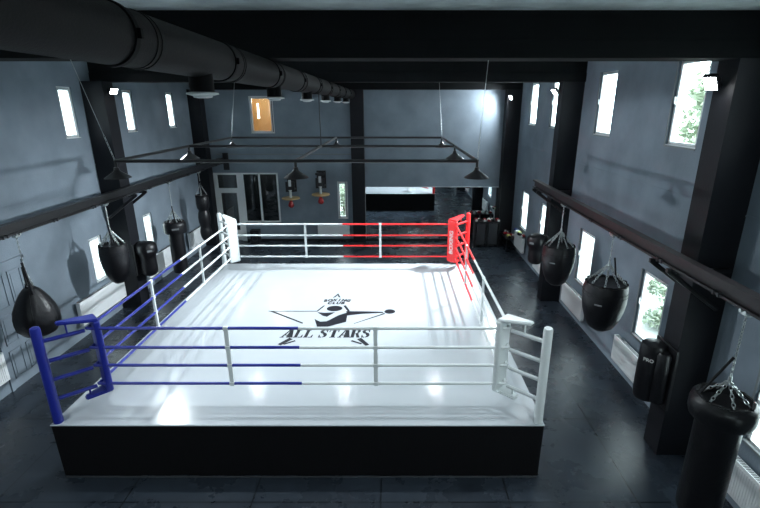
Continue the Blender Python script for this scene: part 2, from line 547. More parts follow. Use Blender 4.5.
MB().box(-6.53, -5.88, YF + .01, YF + .02, .93, 3.01).build('pane', 'dark_glass', pw)
MB().box(-5.80, -5.09, YF + .01, YF + .02, .93, 3.01).build('pane', 'dark_glass', pw)
# panelled door painted over on the left wall
pd = bpy.data.objects.new('door_2', None); COL.objects.link(pd)
struct(pd, 'panelled door painted the same blue grey as the left wall', 'door')
m = MB()
x0, x1 = XL, XL + 0.035
m.box(x0, x1, 8.55, 8.63, 0, 2.74); m.box(x0, x1, 9.62, 9.70, 0, 2.74); m.box(x0, x1, 8.55, 9.70, 2.66, 2.74)
m.build('door_casing', 'wall', pd)
m = MB().box(x0, x0 + .012, 8.63, 9.62, 0, 2.66)
for ya, yb in ((8.72, 9.06), (9.18, 9.53)):
    for za, zb in ((1.78, 2.52), (1.0, 1.64), (0.22, 0.86)):
        for q in ((ya, yb, za, za + .025), (ya, yb, zb - .025, zb), (ya, ya + .025, za, zb), (yb - .025, yb, za, zb)):
            m.box(x0 + .012, x0 + .03, *q)
        m.box(x0 + .012, x0 + .024, ya + .07, yb - .07, za + .07, zb - .07, .006)
m.build('door_leaf', 'wall', pd)

# ------------------------------------------------------------------ mirror on the end wall
t = thing('wall_mirror', 'large frameless mirror along the foot of the end wall, reflecting the ring', 'mirror', (1.71, YF, 0.10))
MB().box(-2.92, 2.92, -0.03, -0.0, 0, 2.35).build('mirror_glass', 'mirror', t)
MB().box(-2.93, -2.92, -0.032, 0, 0, 2.36).box(-2.93, 2.93, -0.032, 0, 2.35, 2.36).build('edge_strip', 'frame_white', t)

# ------------------------------------------------------------------ boxing ring
RX, RY, RZ = -1.52, 10.09, 1.03
HP = 3.94
ring = thing('boxing_ring', 'raised boxing ring with white canvas, blue, red and white corners and black skirt', 'boxing ring', (RX, RY, 0))
# canvas-covered deck
m = MB().box(-HP, HP, -HP, HP, RZ - 0.022, RZ, 0.01, seg=3)
m.build('canvas', 'canvas', ring)['label'] = 'white stretched ring canvas'
# skirt with soft vertical folds
m = MB()
n = 90
for side in range(4):
    rot = Matrix.Rotation(PI / 2 * side, 4, 'Z')
    prev = None
    for i in range(n + 1):
        u = -HP + 0.02 + (2 * HP - .04) * i / n
        off = 0.006 * math.sin(i * 0.9 + side) + 0.005 * math.sin(i * 0.37)
        if i in (0, n): off = 0
        a = m.bm.verts.new(rot @ Vector((u, -HP + 0.008, RZ - 0.02)))
        b = m.bm.verts.new(rot @ Vector((u, -HP + 0.025 + off, 0.02)))
        if prev: m.bm.faces.new((prev[0], a, b, prev[1]))
        prev = (a, b)
m.build('skirt', 'skirt', ring, True)['label'] = 'plain black skirt cloth around the ring'
m = MB()
for side in range(4):
    rot = Matrix.Rotation(PI / 2 * side, 4, 'Z')
    m.tube([rot @ Vector((-HP + .05, -HP + 0.0, 0.016)), rot @ Vector((HP - .05, -HP + 0.0, 0.016))], 0.012, 6)
m.build('hem_tube', 'panel_grey', ring)
m = MB()
for side in range(4):
    rot = Matrix.Rotation(PI / 2 * side, 4, 'Z')
    m.box(-HP + .2, HP - .2, -HP + .12, -HP + .22, 0, RZ - .03, mx=rot)
m.build('under_frame', 'black_metal', ring)
# corners
HPST, HR = 3.85, 3.40
ROPE_Z = [1.445, 1.79, 2.12, 2.465]
corners = {(-1, -1): ('blue_vinyl', 'royal blue'), (1, -1): ('white_vinyl', 'white'), (1, 1): ('red_vinyl', 'bright red'), (-1, 1): ('white_vinyl', 'white')}
for (sx, sy), (mt, cn) in corners.items():
    p = Vector((sx * HPST, sy * HPST, 0))
    o = MB().lathe([(0, RZ), (.070, RZ), (.070, 2.66), (.062, 2.695), (.04, 2.71), (0, 2.71)], (p.x, p.y, 0), 20).build('corner_post', mt, ring, True)
    o['label'] = cn + ' padded corner post'
    inn = Vector((-sx, -sy, 0)).normalized()
    q = Vector((sx * HR, sy * HR, 0))
    for k, z in enumerate(ROPE_Z):
        a = p + inn * 0.07; a.z = z - 0.01
        b = q + Vector((sx * .02, sy * .02, 0)); b.z = z - 0.03
        m = MB().tube([a, b], 0.033, 10)
        o = m.build('turnbuckle', mt, ring, True)
    # corner cushion: vertical pad with flaps bent outwards at both ends
    ang = math.atan2(inn.y, inn.x)
    mx = Matrix.Translation(Vector((q.x, q.y, 0)) + inn * 0.12) @ Matrix.Rotation(ang, 4, 'Z')
    m = MB()
    w = 0.168
    m.box(-0.045, 0.055, -w, w, 1.30, 2.60, 0.04, mx=mx, seg=4)
    o = m.build('corner_pad', mt, ring, True)
    o['label'] = cn + ' corner cushion'
    # top flap: tapering plate
    A = [(-.40, 0.045, 2.52), (.03, w - .02, 2.60)]
    fl = MB()
    def flap(z_in, z_out, L, h, w_in, w_out):
        vs = []
        for (x, ww, z) in ((0.04, w_in, z_in), (-L, w_out, z_out)):
            vs.append([fl.bm.verts.new(mx @ Vector((x, s2 * ww, z + s3 * h / 2))) for s2, s3 in ((-1, -1), (1, -1), (1, 1), (-1, 1))])
        a, b = vs
        fl.bm.faces.new(a); fl.bm.faces.new(b[::-1])
        for i in range(4):
            fl.bm.faces.new((a[i], a[(i + 1) % 4], b[(i + 1) % 4], b[i]))
    for args in ((2.60, 2.68, 0.50, 0.05, w - .01, 0.05), (1.325, 1.27, 0.34, 0.05, w - .01, 0.06)):
        fl = MB()
        flap(*args)
        bmesh.ops.bevel(fl.bm, geom=list(fl.bm.edges), offset=0.015, segments=2, affect='EDGES')
        fl.build('pad_flap', mt, o, True)
    MB().tube([mx @ Vector((-.38, 0, 2.64)), mx @ Vector((-.38, 0, 2.46))], .014, 8).build('pad_strap', mt, o, True)
    MB().tube([mx @ Vector((-.26, 0, 1.31)), mx @ Vector((-.26, 0, 1.42))], .014, 8).build('pad_strap', mt, o, True)
# lettering down the red cushion
def text_mesh(body, size, extr=0.002, offset=0.0, shear=0.0):
    cu = bpy.data.curves.new('lettering', 'FONT')
    cu.body = body
    cu.size = size
    cu.extrude = extr
    cu.offset = offset
    cu.shear = shear
    cu.align_x = 'CENTER'
    cu.align_y = 'CENTER'
    cu.resolution_u = 3
    ob = bpy.data.objects.new('lettering', cu)
    COL.objects.link(ob)
    bpy.context.view_layer.update()
    me = bpy.data.meshes.new_from_object(ob)
    bpy.data.objects.remove(ob)
    return me
def text_obj(name, body, size, m, parent, mx, **kw):
    me = text_mesh(body, size, **kw)
    me.materials.clear()
    me.materials.append(M[m])
    o = bpy.data.objects.new(name, me)
    COL.objects.link(o)
    o.parent = parent
    o.matrix_local = mx
    return o
inn = Vector((-1, -1, 0)).normalized()
q = Vector((HR, HR, 0)) + inn * (0.12 + 0.055 + 0.001)
R = Matrix((( -inn.y, 0, inn.x, q.x), (inn.x, 0, inn.y, q.y), (0, 1, 0, 1.93), (0, 0, 0, 1)))
text_obj('pad_lettering', 'BOXING', 0.19, 'glove_white', ring, R @ Matrix.Rotation(PI / 2, 4, 'Z'), offset=0.004)['label'] = 'white vertical lettering on the red cushion'

# ropes: each rope changes colour halfway
def rope(a, b, z, m, r=0.026, lab=None):
    n = 8
    pts = []
    for i in range(n + 1):
        t_ = i / n
        pts.append((a[0] + (b[0] - a[0]) * t_, a[1] + (b[1] - a[1]) * t_, z))
    o = MB().tube(pts, r, 10).build('rope', m, ring, True)
    o['label'] = lab
sides = [((-1, -1), (1, -1)), ((1, -1), (1, 1)), ((1, 1), (-1, 1)), ((-1, 1), (-1, -1))]
for a, b in sides:
    A = (a[0] * HR, a[1] * HR); B = (b[0] * HR, b[1] * HR)
    mid = ((A[0] + B[0]) / 2, (A[1] + B[1]) / 2)
    for z in ROPE_Z:
        rope(A, mid, z, corners[a][0], lab=corners[a][1] + ' half of a ring rope')
        rope(mid, B, z, corners[b][0], lab=corners[b][1] + ' half of a ring rope')
    for k in {(-1, -1): (-1.03, 1.09), (-1, 1): (-1, 1.18)}.get(a, (-1, 1)):
        c = (mid[0] + (B[0] - A[0]) / 6 * k, mid[1] + (B[1] - A[1]) / 6 * k)
        m = MB()
        dx, dy = (0.040, 0.028) if A[1] == B[1] else (0.028, 0.040)
        pts = [(c[0] - dx, c[0] + dx, c[1] - dy, c[1] + dy)]
        for j in range(4):
            m.box(c[0] - dx, c[0] + dx, c[1] - dy, c[1] + dy, ROPE_Z[j] - .035, ROPE_Z[j] + .03, .006)
        m.box(c[0] - dx * .8, c[0] + dx * .8, c[1] - dy * .5, c[1] + dy * .5, ROPE_Z[0] - .02, ROPE_Z[3] + .01)
        m.build('rope_spacer', 'white_vinyl', ring)['label'] = 'white strap tying the four ropes'
# printed club mark on the canvas (thin ink film, world coords shifted to ring space)
ink = MB()
def ip(poly, z=RZ + 0.0015):
    vs = [ink.bm.verts.new((x - RX, y - RY, z)) for x, y in poly]
    ink.bm.faces.new(vs)
def stroke(p, q_, w0, w1=None):
    w1 = w0 if w1 is None else w1
    p, q_ = Vector(p), Vector(q_)
    d = (q_ - p).normalized()
    nrm = Vector((-d.y, d.x))
    ip([tuple(p + nrm * w0 / 2), tuple(p - nrm * w0 / 2), tuple(q_ - nrm * w1 / 2), tuple(q_ + nrm * w1 / 2)])
def ell(cx, cy, rx, ry, n=28):
    ip([(cx + rx * math.cos(2 * PI * i / n), cy + ry * math.sin(2 * PI * i / n)) for i in range(n)])
ink = MB()
ip([(-1.59, 11.26), (-1.48, 11.56), (-1.38, 11.27), (-1.44, 11.29), (-1.48, 11.42), (-1.53, 11.28)])
ink.build('printed_peak', 'ink', ring)
ink = MB()
ell(-1.46, 10.58, .195, .165)
ink.build('printed_head', 'ink', ring)
ink = MB()
stroke((-1.88, 10.40), (-1.74, 10.76), .04)
ink.build('printed_star_line', 'ink', ring)
ink = MB()
stroke((-1.23, 10.76), (-1.09, 10.42), .07, .06)
ink.build('printed_star_line', 'ink', ring)
ink = MB()
stroke((-3.07, 10.42), (-1.89, 10.42), .028, .045)
ink.build('printed_star_line', 'ink', ring)
ink = MB()
ip([(-3.09, 10.45), (-2.92, 10.40), (-2.10, 9.79), (-2.11, 9.73)])
ink.build('printed_star_line', 'ink', ring)
ink = MB()
stroke((-0.20, 10.29), (-0.91, 9.74), .06, .02)
ink.build('printed_star_line', 'ink', ring)
ink = MB()
ip([(-1.86, 10.36), (-1.66, 10.33), (-1.42, 10.36), (-1.59, 10.10), (-1.70, 10.16)])
ink.build('printed_shoulder', 'ink', ring)
ink = MB()
ip([(-1.87, 9.99), (-1.71, 9.84), (-1.56, 9.86), (-1.32, 10.19), (-1.11, 10.36), (-1.10, 9.83), (-1.52, 9.57), (-1.74, 9.57)])
ink.build('printed_torso', 'ink', ring)
ink = MB()
ip([(-1.16, 10.42), (-0.24, 10.39), (-0.24, 10.32), (-0.78, 10.26), (-1.10, 10.17)])
ink.build('printed_arm', 'ink', ring)
ink = MB()
ell(-0.08, 10.40, .135, .13)
ink.build('printed_glove', 'ink', ring)
ink = MB()
stroke((-2.22, 9.02), (-2.42, 8.74), .11, .09)
ink.build('printed_star_foot', 'ink', ring)
ink = MB()
stroke((-2.11, 8.92), (-2.33, 8.76), .06, .05)
ink.build('printed_star_foot', 'ink', ring)
ink = MB()
stroke((-0.90, 8.92), (-0.67, 8.78), .06, .05)
ink.build('printed_star_foot', 'ink', ring)
ink = MB()
stroke((-0.74, 9.02), (-0.54, 8.72), .11, .09)
ink.build('printed_star_foot', 'ink', ring)
# heavy slanted stencil capitals: ALL STARS
def glyph(g, x, y, w, h):
    sh = 0.14
    def T(a, b): return (x + a * w + sh * b * h * 0.5, y + b * h)
    def poly(pts): ip([T(a, b) for a, b in pts])
    if g == 'A':
        poly([(.0, 0), (.18, 0), (.60, 1), (.46, 1)]); poly([(.48, 0), (1.06, 0), (.80, 1), (.54, 1)])
        poly([(.26, .26), (.52, .26), (.52, .36), (.30, .36)]); poly([(-.06, 0), (.28, 0), (.28, .09), (-.06, .09)])
    if g == 'L':
        poly([(.10, 0), (.46, 0), (.46, 1), (.10, 1)]); poly([(0, .91), (.58, .91), (.58, 1), (0, 1)])
        poly([(.52, 0), (1, 0), (1, .36), (.90, .36), (.80, .10), (.52, .10)]); poly([(0, 0), (.1, 0), (.1, .09), (0, .09)])
    if g == 'T':
        poly([(.33, 0), (.68, 0), (.68, 1), (.33, 1)]); poly([(.0, .88), (.28, .88), (.28, 1), (.0, 1)]); poly([(.73, .88), (1, .88), (1, 1), (.73, 1)])
        poly([(0, .66), (.09, .66), (.12, .88), (0, .88)]); poly([(.88, .88), (.91, .66), (1, .66), (1, .88)]); poly([(.2, 0), (.8, 0), (.8, .09), (.2, .09)])
    if g == 'R':
        poly([(.06, 0), (.40, 0), (.40, 1), (.06, 1)]); poly([(.46, .90), (.70, .90), (.70, 1), (.46, 1)])
        poly([(.62, .55), (.82, .60), (.94, .74), (.90, .92), (.70, 1), (.64, .9)]); poly([(.46, .44), (.76, .44), (.80, .56), (.46, .56)])
        poly([(.50, .44), (.76, .46), (1.0, 0), (.68, 0)]); poly([(-.04, .91), (.1, .91), (.1, 1), (-.04, 1)]); poly([(-.04, 0), (.1, 0), (.1, .09), (-.04, .09)])
    if g == 'S':
        poly([(.50, 1), (.16, .92), (.04, .74), (.18, .54), (.50, .44), (.50, .70), (.36, .78), (.50, .88)])
        poly([(.50, .66), (.82, .54), (.96, .30), (.82, .08), (.50, 0), (.50, .12), (.64, .22), (.50, .34)][::-1])
        poly([(.56, 1), (.90, 1), (.90, .66), (.80, .66), (.74, .86), (.56, .90)]); poly([(.44, 0), (.06, 0), (.06, .34), (.16, .34), (.24, .12), (.44, .10)])
xs = -2.47
for ch, w in (('A', .27), ('L', .22), ('L', .22)):
    ink = MB(); glyph(ch, xs, 9.06, w - .02, .37); xs += w
    ink.build('printed_letter', 'ink', ring)
xs = -1.66
for ch, w in (('S', .215), ('T', .235), ('A', .26), ('R', .235), ('S', .215)):
    ink = MB(); glyph(ch, xs, 9.06, w - .015, .38); xs += w
    ink.build('printed_letter', 'ink', ring)
for i, ch in enumerate('BOXING'):
    a = (i - 2.5)
    mx = Matrix.Translation((-1.465 + a * .118 - RX, 11.10 - .006 * a * a - RY, RZ + .0012)) @ Matrix.Rotation(-a * .05, 4, 'Z') @ Matrix.Diagonal((1.2, 1.6, 1, 1))
    text_obj('printed_letter', ch, .125, 'ink', ring, mx, extr=.0004, offset=.009, shear=.2)
for i, ch in enumerate('CLUB'):
    mx = Matrix.Translation((-1.465 + (i - 1.5) * .112 - RX, 10.91 - RY, RZ + .0012)) @ Matrix.Diagonal((1.2, 1.6, 1, 1))
    text_obj('printed_letter', ch, .125, 'ink', ring, mx, extr=.0004, offset=.009, shear=.2)

# ------------------------------------------------------------------ ventilation duct
DX, DZ, DR = -1.72, 6.285, 0.178
duct = thing('ventilation_duct', 'long round charcoal ventilation duct running under the beams', 'duct', (DX, 0, DZ))
MB().tube([(0, -2.6, 0), (0, 19.9, 0)], DR, 40).build('pipe', 'duct', duct, True)
y = 1.18
k = 0
while y < 19.6:
    MB().tube([(0, y, 0), (0, y + .045, 0)], DR + .012, 36).build('clamp_band', 'duct_clamp', duct, True)
    MB().box(DR - .01, DR + .035, y + .005, y + .04, -.03, .03, .004).build('clamp_bolt', 'duct_clamp', duct)
    m = MB()
    m.tube([(0, y + .28, 0), (0, y + .29, 0)], DR + .006, 36); m.tube([(0, y + .34, 0), (0, y + .35, 0)], DR + .006, 36)
    m.build('duct_seam', 'duct', duct, True)
    y += 1.85
    k += 1
for k in range(6):
    yy = 4.42 + 2.67 * k
    neck = MB().tube([(0, yy, -.14), (0, yy, -.305)], .105, 24).build('outlet_neck', 'duct_clamp', duct, True)
    MB().lathe([(.09, -.295), (.135, -.305), (.142, -.318), (.11, -.326), (.085, -.332), (.08, -.345), (.045, -.352), (0, -.35)], (0, yy, 0), 28).build('diffuser', 'white_metal', neck, True)['label'] = 'white round diffuser disc'

# ------------------------------------------------------------------ lamp frame over the ring
TX0, TX1, TY0, TY1, TZ = -4.32, 1.31, 7.28, 12.72, 5.045
TXM, TYM = -1.52, 10.0
fr = thing('lamp_frame', 'black rectangular tube frame hanging over the ring carrying lamps', 'lamp frame', (TXM, TYM, TZ))
def fb(p, q_):
    o_ = Vector((TXM, TYM, TZ))
    MB().tube([Vector(p) - o_, Vector(q_) - o_], .027, 8).build('frame_bar', 'black_metal', fr, True)
for y_ in (TY0, TYM, TY1): fb((TX0, y_, TZ), (TX1, y_, TZ))
for x_ in (TX0, TXM, TX1): fb((x_, TY0, TZ), (x_, TY1, TZ))
for (a, b) in (((TX0, TY0), (-4.36, 6.75, 6.46)), ((TX1, TY0), (1.33, 6.95, 6.5)), ((TX0, TY1), (-4.35, 13.5, 6.46)), ((TX1, TY1), (1.27, 13.5, 6.46))):
    p = Vector((a[0], a[1], TZ)); q_ = Vector(b)
    o_ = Vector((TXM, TYM, TZ))
    m = MB().chain(p - o_, p + (q_ - p) * .28 - o_, .05, .012, .004)
    m.tube([p + (q_ - p) * .28 - o_, q_ - o_], .0045, 5)
    m.build('suspension_chain', 'chain', fr)
MB().tube([(0, 0, 0), (0, 0, DZ - DR - TZ + 0.02)], .010, 6).build('power_cable', 'black_metal', fr)

def pendant_proto():
    t = thing('pendant_lamp', '', 'lamp', (0, 0, 0))
    MB().tube([(0, 0, 0.02), (0, 0, -.10)], .022, 8).build('stem', 'black_metal', t, True)
    MB().lathe([(0, -.07), (.035, -.075), (.042, -.12), (.06, -.14), (.195, -.235), (.195, -.24), (.058, -.15), (0, -.13)], (0, 0, 0), 28).build('lamp_shade', 'black_metal', t, True)
    MB().lathe([(0, -.14), (.03, -.15), (.042, -.185), (.03, -.215), (0, -.225)], (0, 0, 0), 14).build('bulb', 'bulb', t, True)
    ld = bpy.data.lights.new('pendant_light', 'SPOT')
    ld.energy = PENDANT_W * 4
    ld.color = (.86, .945, 1)
    ld.spot_size = math.radians(142)
    ld.spot_blend = 0.8
    ld.shadow_soft_size = .06
    lo = bpy.data.objects.new('pendant_light', ld); COL.objects.link(lo); lo.parent = t; lo.location = (0, 0, -.24)
    return t
PL = [(TX0, TY0, 'at the near left corner of the frame'), (TXM, TY0, 'at the middle of the near frame bar'), (TX1, TY0, 'at the near right corner of the frame'),
      (TX0, TYM, 'midway along the left frame bar'), (TX1, TYM, 'midway along the right frame bar'),
      (TX0, TY1, 'at the far left corner of the frame'), (TXM, TY1, 'at the middle of the far frame bar'), (TX1, TY1, 'at the far right corner of the frame')]
pp = pendant_proto()
for i, (x_, y_, w_) in enumerate(PL):
    o = pp if i == 0 else copy_tree(pp)
    o.location = (x_, y_, TZ - .02)
    o['label'] = 'black conical pendant lamp ' + w_
    o['group'] = 'pendant lamps over the ring'

# ------------------------------------------------------------------ floodlights
def floodlight(loc, aim, label, energy, arm=None, sz=(.8, .8), cone=90):
    t = thing('floodlight', label, 'floodlight', loc, 0, 'floodlights on the columns')
    d = (Vector(aim) - Vector(loc)).normalized()
    rot = d.to_track_quat('-Z', 'Y').to_matrix().to_4x4()
    MB().box(-.15 * sz[0], .15 * sz[0], -.11 * sz[1], .11 * sz[1], 0.0, .07, .01, mx=rot).build('housing', 'black_metal', t)
    MB().box(-.125 * sz[0], .125 * sz[0], -.09 * sz[1], .09 * sz[1], -.006, .0, mx=rot).build('lens', 'lens', t)
    m = MB()
    k_ = .16 * sz[0]
    m.box(-k_, -k_ + .01, -.02, .02, 0, .10, mx=rot); m.box(k_ - .01, k_, -.02, .02, 0, .10, mx=rot); m.box(-k_, k_, -.02, .02, .09, .10, mx=rot)
    s_ = 1 if loc[0] > 0 else -1
    m.tube([rot @ Vector((0, 0, .09)), arm or (s_ * .17, 0, -.02)], .014, 6)
    m.build('bracket', 'black_metal', t)
    ld = bpy.data.lights.new('flood_light', 'SPOT'); ld.energy = energy; ld.color = (.86, .945, 1)
    ld.spot_size = math.radians(cone); ld.spot_blend = .6; ld.shadow_soft_size = .16
    lo = bpy.data.objects.new('flood_light', ld); COL.objects.link(lo); lo.parent = t
    lo.location = d * .03
    lo.rotation_euler = d.to_track_quat('-Z', 'Y').to_euler()
    return t
floodlight((4.47, 6.93, 6.16), (1.2, 4.8, 3.0), 'floodlight high on the right foreground column', 300, sz=(.62, 1.1))
floodlight((4.47, 13.56, 6.22), (-5.0, 12.4, -1.5), 'floodlight high on the middle right column', 6000, cone=80)
floodlight((4.72, 19.55, 6.15), (-4, 17.5, 3.0), 'bright floodlight on the far right column', 620, (0, .18, 0), cone=160)
floodlight((4.47, 0.75, 6.19), (-1.5, 7.5, 0.5), 'added unseen floodlight on the right column beside the viewpoint', 500, cone=64)  # added out of view to light the ring from the viewpoint side
floodlight((-7.45, 0.75, 6.22), (-1.5, 7.5, 0.5), 'added unseen floodlight on the left column beside the viewpoint', 500, cone=64)  # left twin, also added unseen as fill for the near ropes
floodlight((-7.47, 13.1, 6.22), (2.6, 9.5, 0), 'floodlight high on the left column', 2000, cone=84)

# ------------------------------------------------------------------ trolley rails
def rail(x, ya, yb, side, label, colfaces, endplate=None):
    t = thing('trolley_rail', label, 'rail', (x, 0, 3.5))
    m = MB()
    m.box(-.07, .07, ya, yb, .19, .235)
    m.box(-.012, .012, ya, yb, .03, .2)
    m.box(-.06, .06, ya, yb, 0, .035)
    m.build('rail_beam', 'rail_red' if side > 0 else 'black_metal', t)
    for cf in colfaces:
        for yc in (cf[1] - .03, cf[2] + .03):
            a, b = sorted((-side * .12, side * .86))
            MB().box(a, b, yc - .028, yc + .028, -.07, -.0, .004).build('wall_arm', 'black_metal', t)
            m = MB().tube([(-side * .08, yc, -.05), (side * .78, yc, -.68)], .042, 6)
            m.build('strut', 'black_metal', t)
    if endplate:
        MB().box(-.02, .22, endplate - .04, endplate, -.30, .42).build('end_plate', 'black_metal', t)
    # small cable clips on the lower flange
    yy = ya + .5
    while yy < yb - .3:
        for q_ in (yy, yy + .10):
            MB().box(-.075, .075, q_, q_ + .035, -.012, .05, .004).build('cable_clip', 'panel_grey', t)
        yy += 1.35
    return t
rail(4.3, 1.0, 13.97, 1, 'dark steel rail carrying punching bags along the right wall', [(CR, *COLS['right'][1]), (CR, *COLS['right'][2])])
rail(-7.3, 1.0, 20.0, -1, 'dark steel rail carrying punching bags along the left wall', [(CL, *COLS['left'][1]), (CL, *COLS['left'][2])], endplate=YF)

# ------------------------------------------------------------------ punching bags
def hanging(t, z_rim, r_rim, nch, z_rail=3.5, z_hook=None, strap=True, st=None):
    """trolley, single chain, swivel and fan of chains (local coords, root at floor level)"""
    z_hook = z_hook or z_rim + .42
    m = MB().box(-.04, .04, -.06, .06, z_rail - .06, z_rail - .0, .008)
    for s_ in (-1, 1):
        m.tube([(s_ * .02, -.04, z_rail - .01), (s_ * .065, -.04, z_rail - .01)], .022, 10); m.tube([(s_ * .02, .04, z_rail - .01), (s_ * .065, .04, z_rail - .01)], .022, 10)
    m.build('trolley', 'chain', t)
    MB().chain((0, 0, z_rail - .06), (0, 0, z_hook), .06, .015, .006).build('main_chain', 'chain', t)
    MB().lathe([(0, .05), (.02, .045), (.024, 0), (.02, -.04), (0, -.045)], (0, 0, z_hook), 12).build('swivel', 'chain', t, True)
    for i in range(nch):
        a = 2 * PI * i / nch + .3
        MB().chain((0.01 * math.cos(a), 0.01 * math.sin(a), z_hook - .03), (r_rim * math.cos(a), r_rim * math.sin(a), z_rim), .065, .019, .0085).build('fan_chain', 'chain', t)
    if strap:
        m = MB().tube(st or [(.04, -.10, z_hook + .14), (.11, -.17, z_rim + .06)], .017, 8)
        m.build('tether_strap', 'strap', t, True)

def rim(t, z, r, n=12, h=.07):
    m = MB()
    for i in range(n):
        a = 2 * PI * i / n
        mx = Matrix.Translation((r * math.cos(a), r * math.sin(a), z)) @ Matrix.Rotation(a, 4, 'Z')
        m.box(-.016, .016, -.035, .035, -h, .025, .005, mx=mx)
    m.torus((0, 0, z), r - .01, .016, 'z', 32, 6)
    m.build('rim_straps', 'strap', t, True)

def bowl_bag(label, loc, top, bot, rmax, group=None):
    t = thing('punching_bag', label, 'punching bag', loc, 0, group)
    H_ = top - bot
    prof = [(0, top - .03), (rmax * .80, top - .03), (rmax * .93, top - .01), (rmax * .97, top - .06), (rmax, top - .22 * H_), (rmax * .985, top - .38 * H_), (rmax * .91, top - .56 * H_),
            (rmax * .77, top - .75 * H_), (rmax * .58, top - .90 * H_), (rmax * .32, top - .98 * H_), (0, bot)]
    b = MB().lathe(prof, (0, 0, 0), 32).build('bag_body', 'leather', t, True)
    m = MB()
    for dz in (.13, .19):
        m.torus((0, 0, top - dz * H_ / 1.0 - .03), rmax * .995, .008, 'z', 40, 5)
    m.build('seam_band', 'trimgrey', b, True) if False else m.build('seam_band', 'strap', b, True)
    mxl = Matrix.Translation((-rmax * .62, -rmax * .79, top - .34 * H_)) @ Matrix.Rotation(math.atan2(-.79, -.62) + PI / 2, 4, 'Z')
    MB().box(-.07, .07, -.012, .012, -.014, .014, .003, mx=mxl).build('brand_label', 'trimgrey', b)
    rim(t, top - .0, rmax * .90, 14)
    hanging(t, top - .01, rmax * .86, 8)
    return t
bowl_bag('bowl shaped black bag hanging in front of the two right foreground windows', (4.3, 8.68, 0), 2.48, 1.42, .43)
bowl_bag('bowl shaped black bag hanging by the middle right column', (4.3, 11.42, 0), 2.42, 1.33, .415)
bowl_bag('bowl shaped black bag hanging by the left column', (-7.3, 11.52, 0), 2.42, 1.35, .35)
# teardrop bag
t = thing('punching_bag', 'teardrop shaped black bag hanging behind the blue corner', 'punching bag', (-7.3, 8.62, 0))
b = MB().lathe([(0, 2.40), (.09, 2.395), (.14, 2.35), (.21, 2.26), (.29, 2.12), (.36, 1.95), (.395, 1.79), (.40, 1.65), (.375, 1.53), (.30, 1.42), (.18, 1.36), (0, 1.34)], (0, 0, 0), 36).build('bag_body', 'leather', t, True)
MB().lathe([(.0, 2.47), (.06, 2.46), (.075, 2.40), (.085, 2.34), (.13, 2.33)], (0, 0, 0), 20).build('neck_collar', 'strap', t, True)
m = MB()
for i in range(6):
    a = 2 * PI * i / 6
    pts = [(r * math.cos(a), r * math.sin(a), z) for r, z in ((.141, 2.35), (.211, 2.26), (.291, 2.12), (.361, 1.95), (.396, 1.79), (.401, 1.65), (.376, 1.53))]
    m.tube(pts, .004, 4)
m.build('panel_seams', 'strap', b, True)
hanging(t, 2.44, .07, 4, z_hook=2.72)
MB().tube([(.06, -.10, 2.95), (.16, -.14, 2.30)], .022, 8).build('tether_strap', 'strap', t, True)
# collared bags
def collar_bag(label, loc, ct, cb, rc, rb, bot, bare=False, st=None):
    t = thing('punching_bag', label, 'punching bag', loc)
    b = MB().lathe([(0, cb + .05), (rb * .97, cb + .05), (rb, cb - .1), (rb, bot + .08), (rb * .94, bot + .02), (0, bot)], (0, 0, 0), 32).build('bag_body', 'leather', t, True)
    prof = [(rc * .66, ct - .10), (rc * .70, ct - .02), (rc * .84, ct), (rc * .96, ct - .04), (rc, ct - .12), (rc, cb + .09), (rc * .95, cb + .02), (rb * .9, cb)]
    c = MB().lathe(prof, (0, 0, 0), 36).build('collar', 'leather', t, True)
    MB().lathe([(0, ct - .09), (rc * .67, ct - .09)], (0, 0, 0), 30).build('collar_top', 'strap', c)
    m = MB().torus((0, 0, ct - .005), rc * .77, .012, 'z', 36, 5)
    for i in range(8):
        a = 2 * PI * i / 8
        mx = Matrix.Rotation(a, 4, 'Z') @ Matrix.Translation((rc * .77, 0, ct))
        m.box(-.02, .02, -.10, .10, -.01, .012, .004, mx=mx)
    m.build('collar_straps', 'strap', c, True)
    an = math.atan2(loc[1], loc[0]) + PI + (0.15 if loc[0] < 0 else -.1)
    an = math.atan2(-loc[1], -loc[0])
    mx = Matrix.Rotation(an, 4, 'Z') @ Matrix.Translation((rc + .001, 0, ct - .20))
    if not bare: MB().box(-.004, .004, -.11, .11, -.028, .028, .002, mx=mx).build('brand_label', 'trimgrey', c)
    hanging(t, ct - .03, rc * .70, 6, z_hook=ct + (.26 if bare else .40), st=st)
    return t
collar_bag('tall black bag with wide collar hanging nearest on the right', (4.3, 5.12, 0), 2.28, 1.96, .385, .27, .42, True, [(-.02, 0, 2.86), (-.33, .02, 2.33)])
collar_bag('tall black bag with wide collar hanging beyond the left column', (-7.3, 15.0, 0), 2.18, 1.78, .36, .24, .40)
# three-bulb bag by the left far column
t = thing('punching_bag', 'black bag of stacked bulbs hanging at the far left column', 'punching bag', (-7.3, 17.45, 0))
MB().lathe([(0, 2.60), (.19, 2.59), (.235, 2.50), (.24, 2.30), (.22, 2.12), (.165, 2.02), (.20, 1.90), (.225, 1.76), (.22, 1.58), (.19, 1.44), (.175, 1.38), (.20, 1.28), (.215, 1.16), (.20, .98), (.15, .86), (0, .83)], (0, 0, 0), 30).build('bag_body', 'leather', t, True)
rim(t, 2.60, .22, 8)
hanging(t, 2.60, .2, 4)

